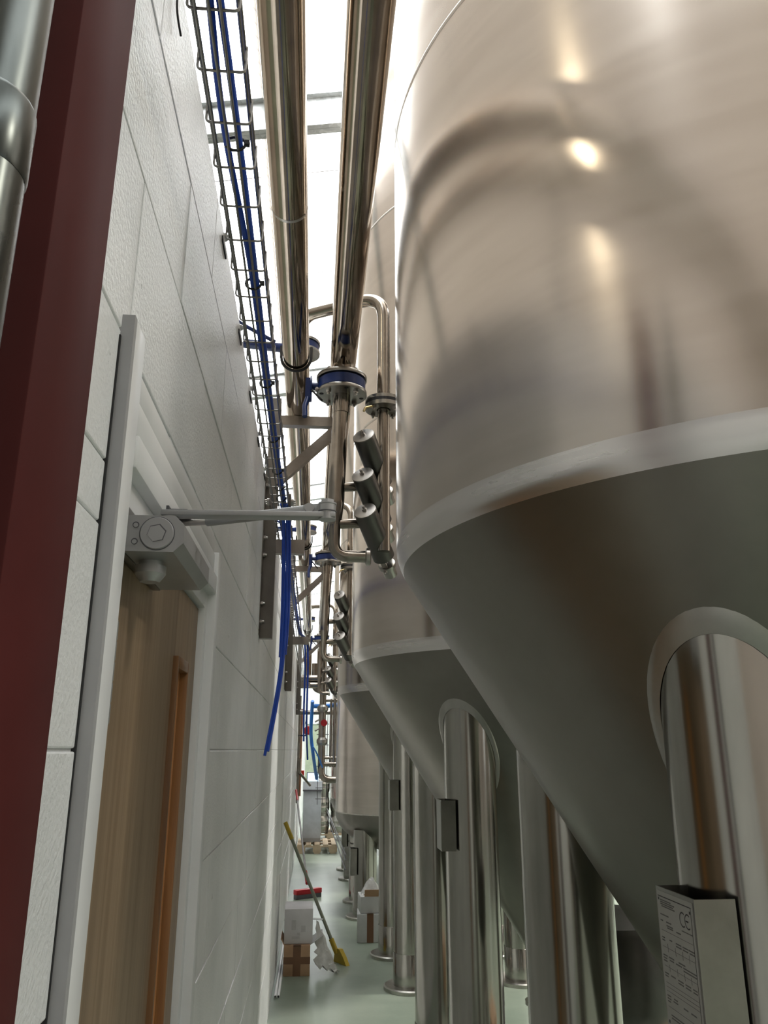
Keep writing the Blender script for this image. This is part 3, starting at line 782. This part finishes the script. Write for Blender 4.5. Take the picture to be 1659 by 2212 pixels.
# ------------------------------------------------------------------ wire cable tray with cables
TRX0, TRX1, TRZ = -.185, -.124, 2.606
t = thing('cable_tray', 'zinc wire basket cable tray hung along the top of the block wall', 'cable tray', (0, 0, TRZ))
TY0, TY1 = -.6, 13.0
for x, z in ((TRX0 + .008, -.002), (TRX0 + .026, -.002), (TRX1 - .020, -.002), (TRX0, .022), (TRX1, .022), (TRX0 - .001, .045), (TRX1 + .001, .045)):
    MB().cyl((x, TY0, z), (x, TY1, z), .0023, 8).build('long_wire', M['wire'], t)
prof = fillet([(TRX0 - .0035, 0, .048), (TRX0 - .0035, 0, .002), (TRX1 + .0035, 0, .002), (TRX1 + .0035, 0, .048)], .008, 4)
cw = None
far = MB()
for k in range(136):
    y = TY0 + .04 + k * .098
    if y < 7.4:
        if cw is None:
            cw = MB().tube(prof, .0021, 8).build('cross_wire', M['wire'], t); cw.location.y = y
        else:
            c = cw.copy(); COL.objects.link(c); c.parent = t; c.location.y = y
    else:
        far.tube([p + Vector((0, y, 0)) for p in prof], .0021, 5)
fo = far.build('far_cross_wires', M['wire'], t); fo['kind'] = 'stuff'
for x in (TRX0 - .008, TRX1 + .008):
    MB().box(x - .004, x + .004, 3.0, 3.08, 0, .05).build('coupler', M['strut'], t, smooth=False)
    b = MB()
    for k in range(3): hexbolt(b, (x + (.004 if x > TRX1 else -.004), 3.015 + k * .025, .025), (1 if x > TRX1 else -1, 0, 0), .008, .01)
    b.build('coupler_bolt', M['bolt'], t, smooth=False)

cz = TRZ + .008
def cable(pts, r, label, mat='cable', name='cable', n=60, group='blue cables'):
    return tag(MB().tube(curve_pts(pts, n), r, 10).build(name, M[mat]), label, 'cable', group)
cable([(-.160, -.5, cz), (-.155, .6, cz), (-.163, 1.0, cz), (-.150, 1.4, cz), (-.150, 1.9, cz), (-.148, 2.5, cz), (-.145, 3.0, cz + .004), (-.142, 3.12, cz - .03), (-.135, 3.16, 2.42), (-.130, 3.16, 2.2), (-.134, 3.14, 2.0), (-.150, 3.1, 1.84), (-.176, 3.05, 1.66)], .0055,
      'blue cable leaving the wire tray and hanging down the wall, its cut end curling left', n=110)
cable([(-.148, -.5, cz), (-.146, .6, cz), (-.142, 1.05, cz), (-.141, 1.4, cz), (-.141, 1.9, cz), (-.139, 2.5, cz), (-.135, 3.0, cz + .004), (-.130, 3.12, cz - .03), (-.124, 3.16, 2.42), (-.120, 3.16, 2.2), (-.126, 3.14, 2.0), (-.142, 3.1, 1.84), (-.165, 3.05, 1.675)], .0055,
      'blue cable hanging from the tray alongside the curling one', n=110)
cable([(-.150, 3.02, cz + .004), (-.146, 3.13, cz - .02), (-.141, 3.17, 2.42), (-.137, 3.17, 2.2), (-.138, 3.16, 2.03)], .006, 'short blue cable end hanging beneath the tray coupler')
cable([(-.131, 3.02, cz + .004), (-.122, 3.13, cz - .02), (-.114, 3.17, 2.42), (-.112, 3.17, 2.2), (-.118, 3.16, 2.04)], .006, 'outermost blue cable end in the bundle under the tray coupler')
cable([(-.16, 3.2, cz), (-.15, 5.0, cz), (-.14, 6.5, cz), (-.10, 6.85, cz - .02), (-.085, 6.9, 2.4), (-.085, 6.9, 2.0), (-.08, 6.95, 1.75)], .008, 'blue cable dropping from the tray past the first movement joint')
cable([(-.15, 3.2, cz), (-.14, 5.0, cz), (-.13, 6.5, cz), (-.08, 6.95, cz - .02), (-.062, 7.0, 2.4), (-.06, 7.0, 1.9), (-.045, 7.3, 1.6)], .008, 'blue cable dropping from the tray beside its twin past the movement joint')
cable([(-.02, 9.9, 2.25), (-.03, 10.2, 1.9), (.0, 10.6, 1.65), (.06, 11.6, 1.30)], .022, 'bright blue hose hanging behind the long-handled brushes', 'skyblue', 'air_hose')
cable([(0.0, 10.3, 1.72), (.06, 10.6, 1.62), (.13, 10.9, 1.46)], .010, 'thin bright blue hose branching from the thick one', 'skyblue', 'air_hose')
cable([(-.02, 11.6, 2.28), (.15, 11.6, 2.28), (.34, 11.6, 2.30)], .03, 'bright blue pipe crossing the aisle high up', 'skyblue', 'air_hose')
cable([(WX + .004, .985, 2.92), (WX + .004, .99, 2.84), (WX + .005, .998, 2.806), (WX + .006, 1.03, 2.796)], .0018, 'thin black wire dangling over the head of the wall', 'black', 'wire_end', 24, None)
# cable ties
tiep = None
for k, y in enumerate((.72, 1.06, 1.46, 1.93, 2.32, 2.62, 2.8, 2.94)):
    pts = [(-.149 + .016 * math.cos(a), 0, .002 + .013 * math.sin(a)) for a in [i * 2 * PI / 14 for i in range(15)]]
    o = thing('cable_tie', 'black cable tie strapping the blue cables to the tray', 'cable tie', (0, y, cz), 'cable ties on the tray')
    MB().tube(pts, .0024, 6).build('strap', M['black'], o)
    MB().box(-.134, -.126, -.004, .004, .0, .008).build('tie_head', M['black'], o, smooth=False)

# ------------------------------------------------------------------ things standing in the aisle
# stacked boxes by the wall
c = carton('cardboard_box', 'brown taped cardboard box on the floor under the white box', -.085, 7.06, .205, .30, .215, 'cardboard')
MB().box(-.104, .104, -.1515, -.150, .085, .135).build('tape', M['tape'], c, smooth=False)
b = MB(); b.bar((-.1, 0, .214), (-.128, 0, .262), .28, .004, (1, 0, 0)); b.build('flap', M['cardboard'], c, smooth=False)
b = MB(); b.bar((.1, 0, .213), (.2, 0, .275), .26, .004, (0, 0, 1)); b.build('flap', M['greybox'], c, smooth=False)
c = carton('white_box', 'scuffed white box on top of the brown taped box', -.082, 7.12, .225, .34, .25, 'whitebox', .02, .217, tape=False)
for k, (u0, u1, v0, v1) in enumerate(((-.055, -.02, .10, .17), (-.01, .012, .06, .08), (.02, .055, .085, .13), (-.05, .01, .035, .055))):
    MB().box(u0, u1, -.1706, -.1702, v0, v1).build('scuff_mark', M['scuff'], c, smooth=False)
b = MB(); b.bar((.112, -.12, .17), (.19, -.14, .165), .05, .004, (0, 0, 1)); b.build('flap', M['greybox'], c, smooth=False)
# torn plastic wrap by the boxes
b = MB()
n = 9; g = [[b.bm.verts.new((.05 + .17 * i / n + .02 * math.sin(3 * j), -.02 - .05 * j / n, .02 + .36 * (1 - (i / n) ** 1.2) * (1 - j / n * .9) + .015 * math.sin(i * 2.1 + j))) for j in range(n + 1)] for i in range(n + 1)]
for i in range(n):
    for j in range(n): b.bm.faces.new([g[i][j], g[i+1][j], g[i+1][j+1], g[i][j+1]])
o = b.build('plastic_wrap', M['wrap'], loc=(.01, 7.0, .0)); sm = o.modifiers.new('thick', 'SOLIDIFY'); sm.thickness = .002
tag(o, 'crumpled clear plastic wrap spilling from the brown box', 'plastic wrap')
# boxes by the tank legs
carton('grey_box', 'lower of two grey-white boxes stacked by the third tank', .57, 8.12, .24, .3, .235, 'greybox', -.05)
c = carton('grey_box', 'upper grey-white box, open and showing brown inside, by the third tank', .58, 8.14, .225, .28, .14, 'greybox', .04, .237, tape=False)
b = MB(); b.bar((0, -.13, .138), (0, -.15, .20), .15, .004, (0, 1, 0)); b.build('flap', M['cardboard'], c, smooth=False)
b = MB(); n = 8
g = [[b.bm.verts.new((-.09 + .18 * i / n, -.06 + .12 * j / n, .14 + .14 * math.sin(PI * i / n) * math.sin(PI * j / n) + .02 * math.sin(i * 2.7 + j * 1.9))) for j in range(n + 1)] for i in range(n + 1)]
for i in range(n):
    for j in range(n): b.bm.faces.new([g[i][j], g[i+1][j], g[i+1][j+1], g[i][j+1]])
b.build('plastic_liner', M['wrap'], c)

def brush(name, label, foot, top, pole, col, r):
    t = thing(name, label, 'brush')
    f = Vector(foot); q = Vector(top); d = (q - f)
    MB().tube([f + d * .13, f + d * .9], r, 14).build('handle', M[pole], t)
    MB().tube([f + d * .87, q], r * 1.3, 14).build('grip', M[col], t)
    MB().tube([f + d * .05, f + d * .15], r * 1.5, 14).build('socket', M[col], t)
    return t, f, d
t, f, d = brush('squeegee_broom', 'yellow-ended grey-green broom leaning on the wall across the aisle', (.262, 7.28, .02), (-.225, 7.42, 1.075), 'greenpole', 'yellow', .014)
b = MB(); b.prism([(-.10, 0), (.10, 0), (.07, .055), (.02, .11), (-.02, .11), (-.07, .055)], (.262, 7.26, .0), (.5, -.85, 0), (-.15, 0, 1), (.85, .5, 0), .035); b.build('head', M['yellow'], t)
t, f, d = brush('deck_brush', 'red deck brush with grey handle leaning on the wall', (-.02, 10.3, .09), (-.235, 12.6, 1.10), 'greypole', 'redplastic', .013)
b = MB(); b.bar((-.17, 10.2, .075), (.13, 10.38, .075), .08, .055, (0, 0, 1), bev=.008); b.build('head', M['redplastic'], t)
b = MB(); b.bar((-.165, 10.2, .024), (.125, 10.38, .024), .07, .046, (0, 0, 1)); b.build('bristles', M['darkgrey'], t, smooth=False)
# two thin white pipes lying along the foot of the wall
for k, (lab, dx) in enumerate((('thin white pipe lying along the foot of the wall', 0), ('thin white pipe lying beside its twin, nearer the aisle', .022))):
    t = thing('conduit_length', lab, 'pipe', (-.222 + dx, 6.35, .012), 'white conduit lengths')
    MB().cyl((0, 0, 0), (0, 2.4, 0), .010, 12).build('conduit', M['white'], t)
    MB().cyl((0, -.001, 0), (0, .004, 0), .007, 10).build('bore', M['black'], t)

# pallets
def pallet(x, y, w, d, z, label, rz=0):
    t = thing('pallet', label, 'pallet', (x, y, z), 'timber pallets', (0, 0, rz))
    nb = 5
    for k in range(nb):
        xx = -w/2 + .05 + k * (w - .1) / (nb - 1)
        MB().box(xx - .045, xx + .045, -d/2, d/2, .122, .144).build('deck_board', M['pallet'], t, smooth=False)
    for yy in (-d/2 + .05, 0, d/2 - .05):
        MB().box(-w/2, w/2, yy - .05, yy + .05, .1, .122).build('bearer', M['pallet'], t, smooth=False)
        for xx in (-w/2 + .07, 0, w/2 - .07):
            MB().box(xx - .07, xx + .07, yy - .05, yy + .05, .022, .1).build('block', M['pallet'], t, smooth=False)
    for xx in (-w/2 + .07, 0, w/2 - .07):
        MB().box(xx - .05, xx + .05, -d/2, d/2, 0, .022).build('runner', M['pallet'], t, smooth=False)
pallet(.11, 14.95, .68, 1.0, 0, 'empty-fronted pallet under the grey control cabinet')
pallet(.36, 16.85, .95, 1.0, 0, 'pallet carrying the stacked steel kegs', .02)

# control cabinet on the pallet
t = thing('control_cabinet', 'pale grey control cabinet with lit screen standing on the pallet', 'cabinet', (.0, 15.05, .145))
MB().box(-.15, .17, -.18, .2, .06, .84, bev=.006).build('cabinet_body', M['cabinet'], t)
MB().box(-.15, .17, -.18, .2, 0, .06).build('plinth', M['silver'], t, smooth=False)
b = MB(); b.prism([(-.22, 0), (.24, 0), (.24, .05), (-.14, .16), (-.2, .16)], (-.16, 0, .84), (0, 1, 0), (0, 0, 1), (1, 0, 0), .34); b.build('desk_top', M['cabinet'], t, smooth=False)
MB().box(-.16, .18, -.225, -.18, .835, .86).build('desk_edge', M['darkgrey'], t, smooth=False)
s_ = MB().box(-.10, .13, .0, .05, .97, 1.15, bev=.006).build('screen_housing', M['darkgrey'], t)
MB().box(-.085, .115, -.004, .0, .985, 1.135).build('screen', M['screen'], s_, smooth=False)

# kegs: stainless, with ribs and chimes
def keg_mesh(t):
    b = MB().lathe([(.17, .03), (.185, .06), (.19, .10), (.196, .115), (.19, .13), (.19, .19), (.196, .205), (.19, .22), (.185, .27), (.17, .3), (.05, .315)], n=32)
    b.build('keg_body', M['flange'], t)
    for z in (0, .30): MB().lathe([(.165, z), (.172, z), (.172, z + .045), (.165, z + .045)], n=32, cap0=False, cap1=False).build('chime', M['flange'], t)
    MB().cyl((0, 0, .31), (0, 0, .335), .03, 12).build('spear_neck', M['bolt'], t)
kp = None
layers = ['bottom', 'middle', 'top']
for lay in range(3):
    for ix, x in enumerate((.16, .56)):
        for iy, y in enumerate((16.56, 17.0)):
            lab = '%s-layer steel keg, %s, in the %s of the stack' % (layers[lay], ['wall side', 'tank side'][ix], ['front row', 'rear row'][iy])
            loc = (x, y, .146 + lay * .347)
            if kp is None:
                kp = thing('keg', lab, 'keg', loc, 'stacked steel kegs'); keg_mesh(kp)
            else:
                k = dup(kp); k.location = loc; k['label'] = lab
# thin wire ladder rack hanging in front of the cabinet
t = thing('wire_rack', 'thin black wire ladder hanging in front of the control cabinet', 'rack', (.10, 12.2, 0))
for x in (-.02, .06, .11): MB().cyl((x, 0, .92), (x, 0, 2.19), .005, 6).build('upright', M['darkgrey'], t)
for k in range(8): MB().cyl((-.05, 0, 1.0 + k * .15), (.13, 0, 1.0 + k * .15), .005, 6).build('rung', M['darkgrey'], t)
# red emergency devices and copper riser on the wall further down
t = thing('warning_beacon', 'red warning beacon on a bracket beyond the first movement joint', 'beacon', (-.08, 11.3, 1.88))
MB().lathe([(.03, 0), (.045, .02), (.045, .08), (.03, .11), (.005, .12)], n=20).build('lens', M['redbright'], t)
MB().box(-.13, 0, -.015, .015, -.02, 0).build('beacon_arm', M['darkgrey'], t, smooth=False)
t = thing('call_point', 'small red call point box on the wall past the second joint', 'call point', (WX + .02, 13.2, 1.32))
MB().box(0, .10, -.05, .05, -.05, .05, bev=.005).build('housing', M['redbright'], t)
MB().box(-.02, 0, -.04, .04, -.04, .04).build('back_plate', M['white'], t, smooth=False)
t = thing('copper_riser', 'copper and steel riser pipes on the wall behind the deck brush', 'pipe', (WX, 12.9, 0))
MB().cyl((.06, 0, 1.0), (.06, 0, 2.3), .02, 14).build('copper_pipe', M['copper'], t)
MB().cyl((.03, -.05, .9), (.03, -.05, 2.5), .022, 14).build('steel_pipe', M['pipe2'], t)
MB().tube(fillet([(.05, -.08, 1.55), (.05, -.08, 1.35), (.22, .1, 1.15)], .08), .02, 12).build('branch_pipe', M['pipe2'], t)

# far manifold crossing the aisle
t = thing('cross_manifold', 'grey steel pipes crossing the aisle above the control cabinet', 'pipe', (0, 12.2, 0))
for z, r in ((2.22, .035), (2.62, .05), (2.72, .05)):
    MB().cyl((WX + .02, 0, z), (.24, 0, z), r, 18).build('cross_pipe', M['pipe2'], t)
MB().tube(fillet([(.0, .1, 2.95), (.0, .1, 2.55), (.22, .1, 2.55)], .2), .05, 18).build('bend', M['pipe2'], t)
for z in (1.95, 2.08): MB().tube([(.02, 0, z), (.16, 0, z + .08)], .012, 8).build('tie_rod', M['bolt'], t)
# pale green panel door in the end wall and white shelving
d2 = bpy.data.objects.new('door_2', None); COL.objects.link(d2); struct(d2, 'pale green panel door in the end wall')
MB().box(-.3, .35, 33.93, 33.98, 0, 2.7).build('door_panel', M['greendoor'], d2, smooth=False)
b = MB(); b.box(-.4, -.3, 33.9, 34, 0, 2.8); b.box(.35, .45, 33.9, 34, 0, 2.8); b.box(-.4, .45, 33.9, 34, 2.7, 2.8); b.build('door_frame', M['white'], d2, smooth=False)
t = thing('hand_rail', 'thin grey guide rails running low between the round-bottomed tank legs', 'rail', (0, 0, 0))
for dz in (0, .05, .14):
    MB().cyl((.372, 9.0, .62 - dz), (.30, 16.2, .60 - dz), .008, 8).build('rail', M['darkgrey'], t)
